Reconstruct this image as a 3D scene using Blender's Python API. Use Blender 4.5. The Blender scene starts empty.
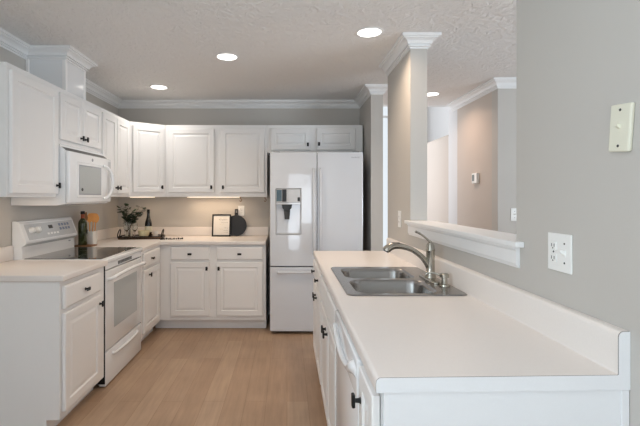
import bpy, bmesh, math, random
from mathutils import Vector, Matrix
random.seed(7)
PI = math.pi
scn = bpy.context.scene
COL = scn.collection

# ------------------------------------------------------------------ camera
F = 430.0
CX, CY, CAMZ = 287.0, 197.5, 1.37
cam_d = bpy.data.cameras.new('camera')
cam_d.sensor_fit = 'HORIZONTAL'; cam_d.sensor_width = 36.0
cam_d.lens = F / 640 * 36.0
cam_d.shift_x = (320 - CX) / 640.0
cam_d.shift_y = -(213 - CY) / 640.0
cam = bpy.data.objects.new('camera', cam_d); COL.objects.link(cam)
cam.location = (0, 0, CAMZ); cam.rotation_euler = (PI / 2, 0, 0)
scn.camera = cam

# ------------------------------------------------------------------ world, exposure
w = bpy.data.worlds.new('world'); scn.world = w; w.use_nodes = True
bg = w.node_tree.nodes['Background']
bg.inputs[0].default_value = (0.87, 0.94, 1.0, 1); bg.inputs[1].default_value = 0.9
scn.view_settings.view_transform = 'Standard'
scn.view_settings.look = 'None'
scn.view_settings.exposure = 0.08
scn.view_settings.gamma = 1.0
scn.view_settings.use_curve_mapping = False

def area(name, loc, rot, sx, sy, power, color):
    l = bpy.data.lights.new(name, 'AREA'); l.shape = 'RECTANGLE'; l.size = sx; l.size_y = sy
    l.energy = power; l.color = color
    o = bpy.data.objects.new(name, l); COL.objects.link(o); o.location = loc; o.rotation_euler = rot
    return o
DAY = (0.86, 0.94, 1.0)
# daylight at the patio door and foyer entry, plus unseen fill lamps
UP = math.radians(48)      # upward tilt of the ground lamps added to fill the ceiling
area('patio_daylight', (0.33, -2.32, 1.0), (PI / 2, 0, 0), 0.62, 1.9, 8.0, (0.80, 0.90, 1.0))
area('patio_ground_fill', (0.33, -2.31, 1.0), (PI / 2 + UP, 0, 0), 0.62, 1.9, 7.0, (0.78, 0.88, 1.0))  # upward lamp added in the patio opening to brighten the ceiling
area('side_ground_fill', (-2.055, -0.9, 1.45), (PI / 2 + UP, 0, -PI / 2), 1.9, 1.5, 86.0, (0.76, 0.91, 1.000))  # unseen fill lamp added at the left wall opening, aimed upward
area('living_side_fill', (5.17, 0.5, 1.4), (PI / 2, 0, PI / 2), 3.0, 1.8, 50.0, (0.96, 0.95, 0.94))  # added fill from the right; the wall there has no window
area('living_side_ground_fill', (5.165, 0.5, 1.4), (PI / 2 + UP, 0, PI / 2), 3.0, 1.8, 175.0, (0.64, 0.82, 1.000))  # added upward fill, also against the solid living-room wall
area('foyer_side_fill', (0.99, 6.4, 2.0), (PI / 2, 0, -PI / 2), 1.8, 2.6, 33.0, (0.906, 0.945, 1.000))  # lamp added for cool light on the hall wall's far end
area('foyer_daylight', (1.9, 8.42, 1.9), (PI / 2, 0, PI), 1.3, 3.0, 6.2, (0.883, 0.922, 1.000))

# ------------------------------------------------------------------ materials
def lin(c):
    return tuple(((v / 12.92) if v <= 0.04045 else ((v + 0.055) / 1.055) ** 2.4) for v in c)
def mat(name, srgb, rough=0.5, metal=0.0, coat=0.0, noise=None, bump=None, spec=0.5, trans=0.0, ior=1.45):
    m = bpy.data.materials.new(name); m.use_nodes = True
    nt = m.node_tree; b = nt.nodes['Principled BSDF']
    c = lin(srgb)
    b.inputs['Base Color'].default_value = (*c, 1)
    b.inputs['Roughness'].default_value = rough
    b.inputs['Metallic'].default_value = metal
    b.inputs['Coat Weight'].default_value = coat
    b.inputs['Specular IOR Level'].default_value = spec
    b.inputs['Transmission Weight'].default_value = trans
    b.inputs['IOR'].default_value = ior
    tc = nt.nodes.new('ShaderNodeTexCoord')
    if noise:                      # (scale, amount): a slight mottling of the surface colour
        n = nt.nodes.new('ShaderNodeTexNoise'); n.inputs['Scale'].default_value = noise[0]; n.inputs['Detail'].default_value = 4
        nt.links.new(tc.outputs['Object'], n.inputs['Vector'])
        mx = nt.nodes.new('ShaderNodeMix'); mx.data_type = 'RGBA'
        mx.inputs[6].default_value = (*[v * (1 - noise[1]) for v in c], 1)
        mx.inputs[7].default_value = (*[min(1, v * (1 + noise[1])) for v in c], 1)
        nt.links.new(n.outputs['Fac'], mx.inputs[0]); nt.links.new(mx.outputs[2], b.inputs['Base Color'])
    if bump:                       # (scale, strength, distance)
        n2 = nt.nodes.new('ShaderNodeTexNoise'); n2.inputs['Scale'].default_value = bump[0]; n2.inputs['Detail'].default_value = 5
        if len(bump) > 3: n2.inputs['Distortion'].default_value = bump[3]
        nt.links.new(tc.outputs['Object'], n2.inputs['Vector'])
        bp = nt.nodes.new('ShaderNodeBump'); bp.inputs['Strength'].default_value = bump[1]; bp.inputs['Distance'].default_value = bump[2]
        nt.links.new(n2.outputs['Fac'], bp.inputs['Height']); nt.links.new(bp.outputs['Normal'], b.inputs['Normal'])
    return m
def emis(name, col, s):
    m = bpy.data.materials.new(name); m.use_nodes = True; nt = m.node_tree
    b = nt.nodes['Principled BSDF']; b.inputs['Emission Color'].default_value = (*col, 1); b.inputs['Emission Strength'].default_value = s
    b.inputs['Base Color'].default_value = (*col, 1)
    return m

M_wall = mat('greige_wall_paint', (0.775, 0.758, 0.735), 0.75, noise=(3, 0.015), bump=(220, 0.12, 0.002), spec=0.25)
M_hall = mat('warm_beige_wall_paint', (0.80, 0.76, 0.725), 0.75, noise=(3, 0.015), spec=0.25)
M_daylit = mat('daylit_wall_paint', (0.86, 0.86, 0.865), 0.75, noise=(3, 0.015), spec=0.25)  # daylight wash on the hall wall, put into the colour
M_ceil = mat('textured_ceiling_paint', (0.93, 0.925, 0.92), 0.9, bump=(18, 0.8, 0.022, 1.3), spec=0.2)
M_trim = mat('white_trim_paint', (0.93, 0.93, 0.93), 0.4)
M_gloss = mat('glossy_white_paint', (0.93, 0.935, 0.94), 0.16, coat=0.4, noise=(5, 0.01))
M_cab = mat('white_cabinet_paint', (0.955, 0.95, 0.945), 0.38, noise=(5, 0.01))
M_counter = mat('white_laminate', (0.93, 0.905, 0.885), 0.33, noise=(160, 0.03))
M_cap = mat('laminate_end_cap', (0.95, 0.955, 0.965), 0.35, noise=(160, 0.015))
M_seam = mat('brown_laminate_seam', (0.38, 0.35, 0.34), 0.6)
M_black = mat('black_iron', (0.03, 0.028, 0.028), 0.5, noise=(60, 0.2))
M_appl = mat('white_appliance_enamel', (0.945, 0.95, 0.955), 0.16, coat=0.3, noise=(8, 0.006))
M_fridge = mat('glossy_white_fridge_door', (0.86, 0.875, 0.90), 0.25, coat=0.9, noise=(2, 0.01))
M_fridge.node_tree.nodes['Principled BSDF'].inputs['Coat IOR'].default_value = 1.8
M_fridge.node_tree.nodes['Principled BSDF'].inputs['Coat Roughness'].default_value = 0.03
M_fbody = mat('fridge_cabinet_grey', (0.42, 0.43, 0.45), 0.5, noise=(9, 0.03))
M_glassblk = mat('black_ceramic_glass', (0.03, 0.03, 0.035), 0.06, coat=0.5, noise=(20, 0.1))
M_window = mat('grey_oven_glass', (0.70, 0.72, 0.72), 0.09, coat=0.6, noise=(8, 0.02))
M_ovenface = mat('white_oven_glass', (0.91, 0.91, 0.91), 0.07, coat=0.7, noise=(8, 0.006))
M_panelg = mat('pearl_grey_control_panel', (0.80, 0.81, 0.82), 0.22, coat=0.3, noise=(30, 0.05))
M_bluegrey = mat('blue_grey_print', (0.45, 0.5, 0.6), 0.4, noise=(30, 0.05))
M_dark = mat('dark_grey_plastic', (0.16, 0.17, 0.18), 0.35, noise=(30, 0.05))
M_grey = mat('grey_plastic', (0.55, 0.57, 0.6), 0.35, noise=(30, 0.04))
M_steel = mat('brushed_stainless', (0.63, 0.625, 0.62), 0.27, metal=1.0, bump=(90, 0.08, 0.001))
M_nickel = mat('brushed_nickel', (0.70, 0.68, 0.64), 0.22, metal=1.0, noise=(40, 0.03))
M_plate = mat('white_plate_plastic', (0.95, 0.95, 0.94), 0.35, noise=(20, 0.01))
M_cream = mat('cream_plate_plastic', (0.90, 0.89, 0.82), 0.3, noise=(20, 0.015))
M_slot = mat('slot_dark', (0.25, 0.25, 0.25), 0.5, noise=(20, 0.05))
M_wood = mat('utensil_wood', (0.88, 0.62, 0.34), 0.55, noise=(25, 0.15))
M_wood2 = mat('dark_bamboo', (0.52, 0.36, 0.22), 0.5, noise=(25, 0.2))
M_green_glass = mat('green_bottle_glass', (0.20, 0.23, 0.07), 0.08, coat=0.4, noise=(14, 0.1), trans=0.25)
M_blk_glass = mat('black_bottle_glass', (0.035, 0.035, 0.03), 0.08, coat=0.5, noise=(14, 0.1))
M_orange = mat('orange_foil', (0.60, 0.28, 0.14), 0.4, noise=(30, 0.1))
M_label = mat('paper_label', (0.88, 0.86, 0.78), 0.7, noise=(40, 0.05))
M_marble = mat('white_ceramic', (0.93, 0.92, 0.90), 0.25, noise=(12, 0.03))
M_floral = mat('cream_patterned_ceramic', (0.85, 0.82, 0.68), 0.3, noise=(55, 0.22))
M_leaf = mat('eucalyptus_leaf', (0.21, 0.29, 0.21), 0.55, noise=(30, 0.3))
M_stem = mat('plant_stem', (0.33, 0.27, 0.18), 0.6, noise=(30, 0.2))
M_paper = mat('print_paper', (0.88, 0.87, 0.85), 0.7, noise=(20, 0.01))
M_ink = mat('grey_ink', (0.45, 0.44, 0.42), 0.6, noise=(20, 0.05))
M_gold = mat('gold_ink', (0.78, 0.70, 0.45), 0.5, noise=(20, 0.05))
M_slate = mat('black_slate', (0.13, 0.14, 0.16), 0.5, noise=(12, 0.15))
M_glass = mat('clear_glass', (0.97, 0.98, 0.98), 0.02, trans=1.0, noise=(3, 0.005))
M_can = emis('downlight_lens', (1.0, 0.97, 0.92), 4)
M_ucl = emis('undercabinet_light_lens', (1.0, 0.83, 0.62), 3)
M_lcd2 = mat('blue_grey_display', (0.33, 0.42, 0.47), 0.15, noise=(60, 0.15))
M_lcd = mat('lcd', (0.30, 0.36, 0.34), 0.3, noise=(20, 0.05))

def floor_mat():
    m = bpy.data.materials.new('oak_plank_floor'); m.use_nodes = True; nt = m.node_tree; b = nt.nodes['Principled BSDF']
    tc = nt.nodes.new('ShaderNodeTexCoord'); mp = nt.nodes.new('ShaderNodeMapping'); mp.inputs['Rotation'].default_value = (0, 0, PI / 2)
    nt.links.new(tc.outputs['Object'], mp.inputs['Vector'])
    br = nt.nodes.new('ShaderNodeTexBrick'); br.inputs['Scale'].default_value = 1.0
    br.inputs['Brick Width'].default_value = 1.22; br.inputs['Row Height'].default_value = 0.14
    br.inputs['Mortar Size'].default_value = 0.0012; br.inputs['Mortar Smooth'].default_value = 0.3
    br.offset = 0.37; br.inputs['Bias'].default_value = 0.0
    br.inputs['Color1'].default_value = (*lin((0.70, 0.59, 0.49)), 1)
    br.inputs['Color2'].default_value = (*lin((0.66, 0.545, 0.445)), 1)
    br.inputs['Mortar'].default_value = (*lin((0.55, 0.43, 0.33)), 1)
    nt.links.new(mp.outputs['Vector'], br.inputs['Vector'])
    mp2 = nt.nodes.new('ShaderNodeMapping'); mp2.inputs['Scale'].default_value = (1, 0.07, 1)
    nt.links.new(tc.outputs['Object'], mp2.inputs['Vector'])
    n = nt.nodes.new('ShaderNodeTexNoise'); n.inputs['Scale'].default_value = 38; n.inputs['Detail'].default_value = 6; n.inputs['Roughness'].default_value = 0.6
    nt.links.new(mp2.outputs['Vector'], n.inputs['Vector'])
    n3 = nt.nodes.new('ShaderNodeTexNoise'); n3.inputs['Scale'].default_value = 3.2; n3.inputs['Detail'].default_value = 3
    nt.links.new(tc.outputs['Object'], n3.inputs['Vector'])
    ramp = nt.nodes.new('ShaderNodeMapRange'); ramp.inputs[1].default_value = 0.3; ramp.inputs[2].default_value = 0.7; ramp.inputs[3].default_value = 0.88; ramp.inputs[4].default_value = 1.1
    nt.links.new(n.outputs['Fac'], ramp.inputs[0])
    ramp2 = nt.nodes.new('ShaderNodeMapRange'); ramp2.inputs[1].default_value = 0.3; ramp2.inputs[2].default_value = 0.7; ramp2.inputs[3].default_value = 0.92; ramp2.inputs[4].default_value = 1.07
    nt.links.new(n3.outputs['Fac'], ramp2.inputs[0])
    mul = nt.nodes.new('ShaderNodeMath'); mul.operation = 'MULTIPLY'
    nt.links.new(ramp.outputs[0], mul.inputs[0]); nt.links.new(ramp2.outputs[0], mul.inputs[1])
    vm = nt.nodes.new('ShaderNodeVectorMath'); vm.operation = 'SCALE'
    nt.links.new(br.outputs['Color'], vm.inputs[0]); nt.links.new(mul.outputs[0], vm.inputs['Scale'])
    nt.links.new(vm.outputs[0], b.inputs['Base Color'])
    b.inputs['Roughness'].default_value = 0.42
    return m
M_floor = floor_mat()

# ------------------------------------------------------------------ mesh helpers
def box(bm, x0, x1, y0, y1, z0, z1, bev=0.0, seg=2):
    r = bmesh.ops.create_cube(bm, size=1.0)
    vs = r['verts']
    for v in vs:
        v.co = Vector(((x0 + x1) / 2 + v.co.x * (x1 - x0), (y0 + y1) / 2 + v.co.y * (y1 - y0), (z0 + z1) / 2 + v.co.z * (z1 - z0)))
    if bev > 0:
        es = list({e for v in vs for e in v.link_edges})
        bmesh.ops.bevel(bm, geom=es, offset=bev, segments=seg, affect='EDGES', profile=0.5)
def lathe(bm, prof, cx=0, cy=0, seg=24, cap=True):
    rings = []
    for r, z in prof:
        rings.append([bm.verts.new((cx + max(r, 1e-5) * math.cos(2 * PI * i / seg), cy + max(r, 1e-5) * math.sin(2 * PI * i / seg), z)) for i in range(seg)])
    for a, b in zip(rings, rings[1:]):
        for i in range(seg):
            j = (i + 1) % seg
            bm.faces.new((a[i], a[j], b[j], b[i]))
    if cap:
        bm.faces.new(rings[0][::-1]); bm.faces.new(rings[-1])
def tube(bm, pts, radii, seg=10, cap=True, closed=False, flat=1.0):
    pts = [Vector(p) for p in pts]; n = len(pts)
    if not hasattr(radii, '__len__'): radii = [radii] * n
    up = None; rings = []
    for i in range(n):
        if closed: t = pts[(i + 1) % n] - pts[(i - 1) % n]
        else: t = pts[min(i + 1, n - 1)] - pts[max(i - 1, 0)]
        t.normalize()
        if up is None:
            up = Vector((0, 0, 1)) if abs(t.z) < 0.9 else Vector((0, 1, 0))
        u = (up - t * up.dot(t)).normalized(); v = t.cross(u); up = u
        rings.append([bm.verts.new(pts[i] + radii[i] * (math.cos(2 * PI * k / seg) * v + flat * math.sin(2 * PI * k / seg) * u)) for k in range(seg)])
    m = n if closed else n - 1
    for i in range(m):
        a, b = rings[i], rings[(i + 1) % n]
        for k in range(seg):
            j = (k + 1) % seg
            bm.faces.new((a[k], a[j], b[j], b[k]))
    if cap and not closed:
        bm.faces.new(rings[0][::-1]); bm.faces.new(rings[-1])
def smooth_path(pts, n=6):
    P = [Vector(p) for p in pts]; out = []
    for i in range(len(P) - 1):
        p0 = P[max(i - 1, 0)]; p1 = P[i]; p2 = P[i + 1]; p3 = P[min(i + 2, len(P) - 1)]
        for k in range(n):
            t = k / n
            out.append(0.5 * ((2 * p1) + (-p0 + p2) * t + (2 * p0 - 5 * p1 + 4 * p2 - p3) * t * t + (-p0 + 3 * p1 - 3 * p2 + p3) * t ** 3))
    out.append(P[-1]); return out
def prism(bm, poly, fn, a, b):
    """extrude 2-D polygon: fn(u, v, t) gives the point; t runs a..b"""
    A = [bm.verts.new(fn(u, v, a)) for u, v in poly]; B = [bm.verts.new(fn(u, v, b)) for u, v in poly]
    n = len(poly)
    bm.faces.new(A[::-1]); bm.faces.new(B)
    for i in range(n):
        j = (i + 1) % n
        bm.faces.new((A[i], A[j], B[j], B[i]))
def sweep(bm, path, prof, left=True, zc=0.0):
    """mitred moulding: path of (x,y) corners, prof (out, z) points; out goes to the left (or right) of travel"""
    n = len(path); P = [Vector((p[0], p[1], 0)) for p in path]; rings = []
    for i in range(n):
        d0 = (P[i] - P[i - 1]).normalized() if i > 0 else None
        d1 = (P[i + 1] - P[i]).normalized() if i < n - 1 else None
        if d0 is None: d0 = d1
        if d1 is None: d1 = d0
        s = 1 if left else -1
        n0 = Vector((-d0.y, d0.x, 0)) * s; n1 = Vector((-d1.y, d1.x, 0)) * s
        m = (n0 + n1); m = m / max(1e-6, m.length); k = 1 / max(0.2, m.dot(n0))
        rings.append([bm.verts.new(P[i] + m * k * o + Vector((0, 0, zc + z))) for o, z in prof])
    q = len(prof)
    for a, b in zip(rings, rings[1:]):
        for i in range(q):
            j = (i + 1) % q
            bm.faces.new((a[i], a[j], b[j], b[i]))
    bm.faces.new(rings[0][::-1]); bm.faces.new(rings[-1])
def rrect(cx, cy, w, h, r, n=6):
    out = []
    for (sx, sy, a0) in ((1, 1, 0), (-1, 1, PI / 2), (-1, -1, PI), (1, -1, 1.5 * PI)):
        for k in range(n + 1):
            a = a0 + (PI / 2) * k / n
            out.append((cx + sx * (w / 2 - r) + r * math.cos(a), cy + sy * (h / 2 - r) + r * math.sin(a)))
    return out
def obj(name, bm, m, parent=None, loc=None, rot=None, smooth=False, smooth_angle=None, bevel=None):
    bmesh.ops.recalc_face_normals(bm, faces=bm.faces)
    me = bpy.data.meshes.new(name); bm.to_mesh(me); bm.free()
    me.materials.append(m)
    if smooth or smooth_angle:
        for p in me.polygons: p.use_smooth = True
        if smooth_angle:
            me.set_sharp_from_angle(angle=math.radians(smooth_angle))
    o = bpy.data.objects.new(name, me); COL.objects.link(o)
    if parent is not None: o.parent = parent
    if loc is not None: o.location = loc
    if rot is not None: o.rotation_euler = rot
    if bevel:
        b = o.modifiers.new('bevel', 'BEVEL'); b.width = bevel; b.segments = 2; b.limit_method = 'ANGLE'; b.angle_limit = math.radians(40)
    return o
def tag(o, label, cat, group=None):
    o['label'] = label; o['category'] = cat
    if group: o['group'] = group
    return o
def thing(name, label, cat, loc=(0, 0, 0), rot=(0, 0, 0), group=None):
    o = bpy.data.objects.new(name, None); COL.objects.link(o); o.location = loc; o.rotation_euler = rot
    o.empty_display_size = 0.05
    return tag(o, label, cat, group)
def struct(name, bm, m, parent=None, **k):
    o = obj(name, bm, m, parent, **k)
    if parent is None: o['kind'] = 'structure'
    return o
def B(*a, **k):
    bm = bmesh.new(); box(bm, *a, **k); return bm
def text_mesh(name, body, width, m, parent, loc, rot, depth=0.0006):
    cu = bpy.data.curves.new(name, 'FONT'); cu.body = body; cu.size = 1.0; cu.align_x = 'CENTER'; cu.align_y = 'CENTER'; cu.extrude = 0
    t = bpy.data.objects.new(name, cu); COL.objects.link(t)
    bpy.context.view_layer.update()
    me = bpy.data.meshes.new_from_object(t.evaluated_get(bpy.context.evaluated_depsgraph_get()))
    xs = [v.co.x for v in me.vertices]; s = width / (max(xs) - min(xs))
    for v in me.vertices: v.co *= s
    bpy.data.objects.remove(t); bpy.data.curves.remove(cu)
    me.materials.clear(); me.materials.append(m); me.name = name
    o = bpy.data.objects.new(name, me); COL.objects.link(o); o.parent = parent; o.location = loc; o.rotation_euler = rot
    sd = o.modifiers.new('thick', 'SOLIDIFY'); sd.thickness = depth
    return o

# ------------------------------------------------------------------ setting
WL = -1.98          # left wall plane
WB = 5.04           # back wall plane
WR = 0.866           # partition plane
WT = 0.118          # partition thickness
ZC = 2.50           # ceiling
YE = 5.25           # where the low ceiling of the next room ends
REAR = -2.2
struct('floor', B(WL - 0.1, 5.2, REAR - 0.1, 8.7, -0.08, 0.0), M_floor)
bm = bmesh.new(); box(bm, WL - 0.1, 5.2, REAR - 0.1, WB + 0.12, ZC, ZC + 0.1); box(bm, WR, 5.2, WB + 0.12, YE, ZC, ZC + 0.1)
struct('ceiling', bm, M_ceil)
# left wall; window opening behind the camera is added for side light
bm = bmesh.new()
box(bm, WL - 0.1, WL, 0.0, WB + 0.12, 0, ZC); box(bm, WL - 0.1, WL, REAR, -1.9, 0, ZC)
box(bm, WL - 0.1, WL, -1.9, 0.0, 0, 0.65); box(bm, WL - 0.1, WL, -1.9, 0.0, 2.25, ZC)
struct('wall_left', bm, M_wall)
struct('wall_back', B(WL, WR, WB, WB + 0.12, 0, ZC), M_wall)
# rear wall behind camera: patio door, unseen breakfast and living-room windows added for light
bm = bmesh.new()
for x0, x1, z0, z1 in ((WL, -1.75, 0, ZC), (-1.75, -0.75, 0, 0.75), (-1.75, -0.75, 2.15, ZC), (-0.75, 0.0, 0, ZC), (0.0, 0.66, 2.02, ZC),
                       (0.66, 1.95, 0, ZC), (1.95, 4.45, 0, 0.4), (1.95, 4.45, 2.35, ZC), (4.45, 5.2, 0, ZC)):
    box(bm, x0, x1, REAR - 0.1, REAR, z0, z1)
struct('wall_rear', bm, M_wall)
# the wall on the right of the kitchen, the pass-through half wall and the column beyond it
struct('wall_right', B(WR, WR + WT, -0.6, 1.623, 0, ZC), M_wall)
struct('wall_passthrough', B(WR, WR + WT, 1.623, 3.017, 0, 1.185), M_wall)
struct('wall_column', B(WR, WR + WT, 3.017, 3.70, 0, ZC), M_wall)
struct('wall_fridge', B(0.852, 0.973, 4.36, WB + 0.12, 0, ZC), M_wall)
# next room: thermostat wall, front return, low ledge wall, bright foyer beyond
HX = 2.02
struct('wall_hall', B(HX, HX + 0.12, 4.24, 5.10, 0, ZC), M_hall)
struct('wall_hall_daylit', B(HX, HX + 0.12, 5.10, 5.38, 0, ZC), M_daylit)  # same wall carried on, paler to paint in the foyer daylight
struct('wall_return', B(HX, 5.2, 4.12, 4.24, 0, ZC), M_wall)
struct('wall_ledge', B(HX, HX + 0.75, 5.38, 8.5, 0, 2.14), M_hall)
struct('trim_9', B(HX - 0.004, HX + 0.75, 5.385, 8.5, 2.1401, 2.155), M_hall)
struct('wall_foyer', B(HX + 0.75, HX + 0.87, 5.25, 8.5, 0, 4.0), M_trim)
struct('wall_living', B(5.2, 5.3, REAR, 4.24, 0, ZC), M_wall)
bm = bmesh.new()
for x0, x1, z0, z1 in ((0.97, 1.25, 0, 4.0), (1.25, 2.55, 3.5, 4.0), (2.55, 2.9, 0, 4.0)):
    box(bm, x0, x1, 8.5, 8.6, z0, z1)
struct('wall_front', bm, M_wall)
struct('wall_stair', B(0.853, 0.973, WB + 0.121, 8.5, 0, 4.0), M_wall)
struct('wall_header', B(0.973, HX + 0.75, YE, YE + 0.1, ZC - 0.0, 4.0), M_trim)
struct('ceiling_foyer', B(0.85, 2.9, 5.25, 8.6, 4.0, 4.1), M_ceil)
# glazed front entry seen through the gap
bm = bmesh.new()
for x in (1.25, 1.66, 2.1, 2.51): box(bm, x, x + 0.04, 8.5, 8.56, 0, 3.5)
for z in (0.0, 2.95, 3.46): box(bm, 1.25, 2.55, 8.5, 8.56, z, z + 0.04)
fr = struct('window_3', bm, M_trim)
# rear windows (frames only catch the light in reflections)
def win(n, x0, x1, z0, z1, cuts, y=REAR - 0.06, bars=1):
    bm = bmesh.new()
    for x in [x0, x1 - 0.04] + cuts: box(bm, x, x + 0.04, y - 0.02, y + 0.02, z0, z1)
    for k in range(bars + 2):
        z = z0 + (z1 - z0 - 0.04) * k / (bars + 1); box(bm, x0, x1, y - 0.02, y + 0.02, z, z + 0.04)
    return struct(n, bm, M_trim)
win('window_1', -1.75, -0.75, 0.75, 2.15, [])
win('door_1', 0.0, 0.66, 0.0, 2.02, [], bars=0)
win('window_2', 1.95, 4.45, 0.4, 2.35, [2.75, 3.58])

# crown mouldings
CROWN = [(0.0, 0.0), (0.074, 0.0), (0.074, -0.017), (0.060, -0.017), (0.058, -0.025), (0.045, -0.029), (0.033, -0.038), (0.026, -0.050), (0.024, -0.058), (0.012, -0.058), (0.010, -0.063), (0.017, -0.066), (0.018, -0.074), (0.007, -0.077), (0.007, -0.087), (0.0, -0.087)]
def crown(n, path, left=True):
    bm = bmesh.new(); sweep(bm, path, CROWN, left, ZC)
    return struct(n, bm, M_trim)
BX0, BX1, BY0, BY1 = WL, -1.683, 3.265, 3.585      # vent chase above the microwave
crown('trim_1', [(WL, REAR), (WL, BY0), (BX1, BY0), (BX1, BY1), (WL, BY1), (WL, WB), (0.852, WB), (0.852, 4.36), (0.973, 4.36), (0.973, WB + 0.12)], left=False)
crown('trim_2', [(WR, 3.70), (WR, 3.017), (WR + WT, 3.017), (WR + WT, 3.70), (WR, 3.70)], left=False)
crown('trim_3', [(WR, -0.6), (WR, 1.623), (WR + WT, 1.623), (WR + WT, -0.6)], left=True) if False else None
crown('trim_4', [(HX, 5.24), (HX, 4.12), (5.2, 4.12)], left=False)
# boxed vent chase above the cabinets: painted panel box with corner beads
t = thing('vent_chase', 'white painted boxed chase standing on the cabinets over the microwave, reaching the ceiling', 'duct cover', (WL, BY0, 2.17))
zc = ZC - 0.001 - 2.17
obj('casing', B(0.001, BX1 - WL, 0, BY1 - BY0, 0.0, zc, bev=0.003), M_gloss, t)
bm = bmesh.new(); box(bm, BX1 - WL - 0.022, BX1 - WL + 0.005, -0.005, 0.022, 0.0, zc - 0.078, bev=0.002)
obj('corner_bead', bm, M_cab, t)
bm = bmesh.new(); box(bm, BX1 - WL - 0.022, BX1 - WL + 0.005, BY1 - BY0 - 0.022, BY1 - BY0 + 0.005, 0.0, zc - 0.078, bev=0.002)
obj('corner_bead', bm, M_cab, t)
bm = bmesh.new(); box(bm, 0.001, 0.026, -0.012, 0.0, 0.0, zc - 0.078, bev=0.003)
obj('corner_bead', bm, M_cab, t)

# sill board and apron of the pass-through
bm = bmesh.new()
box(bm, 0.832, WR + WT + 0.035, 1.624, 3.016, 1.186, 1.208, bev=0.004)
box(bm, 0.832, WR - 0.0005, 1.566, 1.626, 1.186, 1.208, bev=0.004)
box(bm, 0.832, WR - 0.0005, 3.01, 3.055, 1.186, 1.208, bev=0.004)
struct('trim_5', bm, M_trim)
bm = bmesh.new()
prism(bm, [(WR - 0.0005, 1.108), (0.858, 1.108), (0.855, 1.118), (0.851, 1.124), (0.851, 1.170), (0.846, 1.178), (0.846, 1.1855), (WR - 0.0005, 1.1855)], lambda u, v, t_: (u, t_, v), 1.598, 3.03)
struct('trim_6', bm, M_trim)
# baseboards
struct('baseboard_right', B(WR - 0.014, WR - 0.0005, 3.64, 3.70, 0.0, 0.09, bev=0.003), M_trim)
struct('baseboard_hall', B(HX - 0.014, HX - 0.0005, 4.12, 8.4, 0.0, 0.09, bev=0.003), M_trim)

# ------------------------------------------------------------------ cabinets
def door_mesh(wd, h, t=0.02, fw=0.052, raised=True):
    """front faces local -Y; x 0..wd, z 0..h, back at y=0"""
    bm = bmesh.new()
    if raised:
        rings = [(0, 0), (0, -(t - 0.004)), (0.004, -t), (fw, -t), (fw + 0.005, -t + 0.009), (fw + 0.012, -t + 0.009), (fw + 0.032, -t + 0.002)]
    else:
        rings = [(0, 0), (0, -(t - 0.007)), (0.003, -t + 0.004), (0.011, -t)]
    L = []
    for ins, y in rings:
        L.append([bm.verts.new(p) for p in ((ins, y, ins), (wd - ins, y, ins), (wd - ins, y, h - ins), (ins, y, h - ins))])
    for a, b in zip(L, L[1:]):
        for i in range(4):
            j = (i + 1) % 4; bm.faces.new((a[i], a[j], b[j], b[i]))
    bm.faces.new(L[0][::-1]); bm.faces.new(L[-1])
    return bm
def knob(parent, x, z, y=-0.02, vert=True):
    bm = bmesh.new()
    tube(bm, [(x, y, z), (x, y - 0.018, z)], [0.0075, 0.006], 10)
    a, b = (0.0105, 0.020) if vert else (0.021, 0.0105)
    box(bm, x - a, x + a, y - 0.027, y - 0.017, z - b, z + b, bev=0.003)
    tube(bm, [(x, y + 0.0005, z), (x, y - 0.003, z)], [0.010, 0.009], 12)
    return obj('knob', bm, M_black, parent)
def cabinet(name, label, cat, group, origin, rotz, wd, depth, z0, z1, doors, drawers=(), toe=0.0, low_top=None, toe_x0=0.0):
    """origin: front left bottom of the face frame; doors/drawers: (x0,x1,z0,z1,knob_x,knob_z) in local x and world z"""
    ox, oy = origin
    t = thing(name, label, cat, (ox, oy, 0), (0, 0, rotz), group)
    bm = bmesh.new()
    if low_top:
        box(bm, 0, wd, 0.02, depth, z0 + toe, low_top)
        box(bm, 0, wd, 0.0, 0.02, z0 + toe, z1)
    else:
        if toe:
            box(bm, 0, wd, 0, depth, toe, z1); box(bm, 0, wd, 0.0901, depth, 0.0, toe)
        else:                     # wall cabinet: bottom recessed behind the face frame
            box(bm, 0, wd, 0.0, depth, z0 + 0.020, z1)
            box(bm, 0, wd, 0.0, 0.02, z0, z0 + 0.0199)
            box(bm, 0, 0.016, 0.0201, depth, z0, z0 + 0.0199); box(bm, wd - 0.016, wd, 0.0201, depth, z0, z0 + 0.0199)
    obj('carcass', bm, M_cab, t)
    if toe:
        obj('toe_kick', B(toe_x0, wd, 0.075, 0.09, 0.0, toe - 0.0002), M_cab, t)
    for (x0, x1, a, b, kx, kz) in doors:
        d = obj('door', door_mesh(x1 - x0, b - a), M_cab, t, loc=(x0, -0.003, a))
        knob(d, kx - x0, kz - a)
    for (x0, x1, a, b, kx, kz) in drawers:
        d = obj('drawer', door_mesh(x1 - x0, b - a, raised=False), M_cab, t, loc=(x0, -0.003, a))
        if kx is not None: knob(d, kx - x0, kz - a, vert=False)
    return t
UZ0, UZ1 = 1.377, 2.168
UX = -1.65
g_up = 'white wall cabinets'
dU = UX - WL - 0.001
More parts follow.
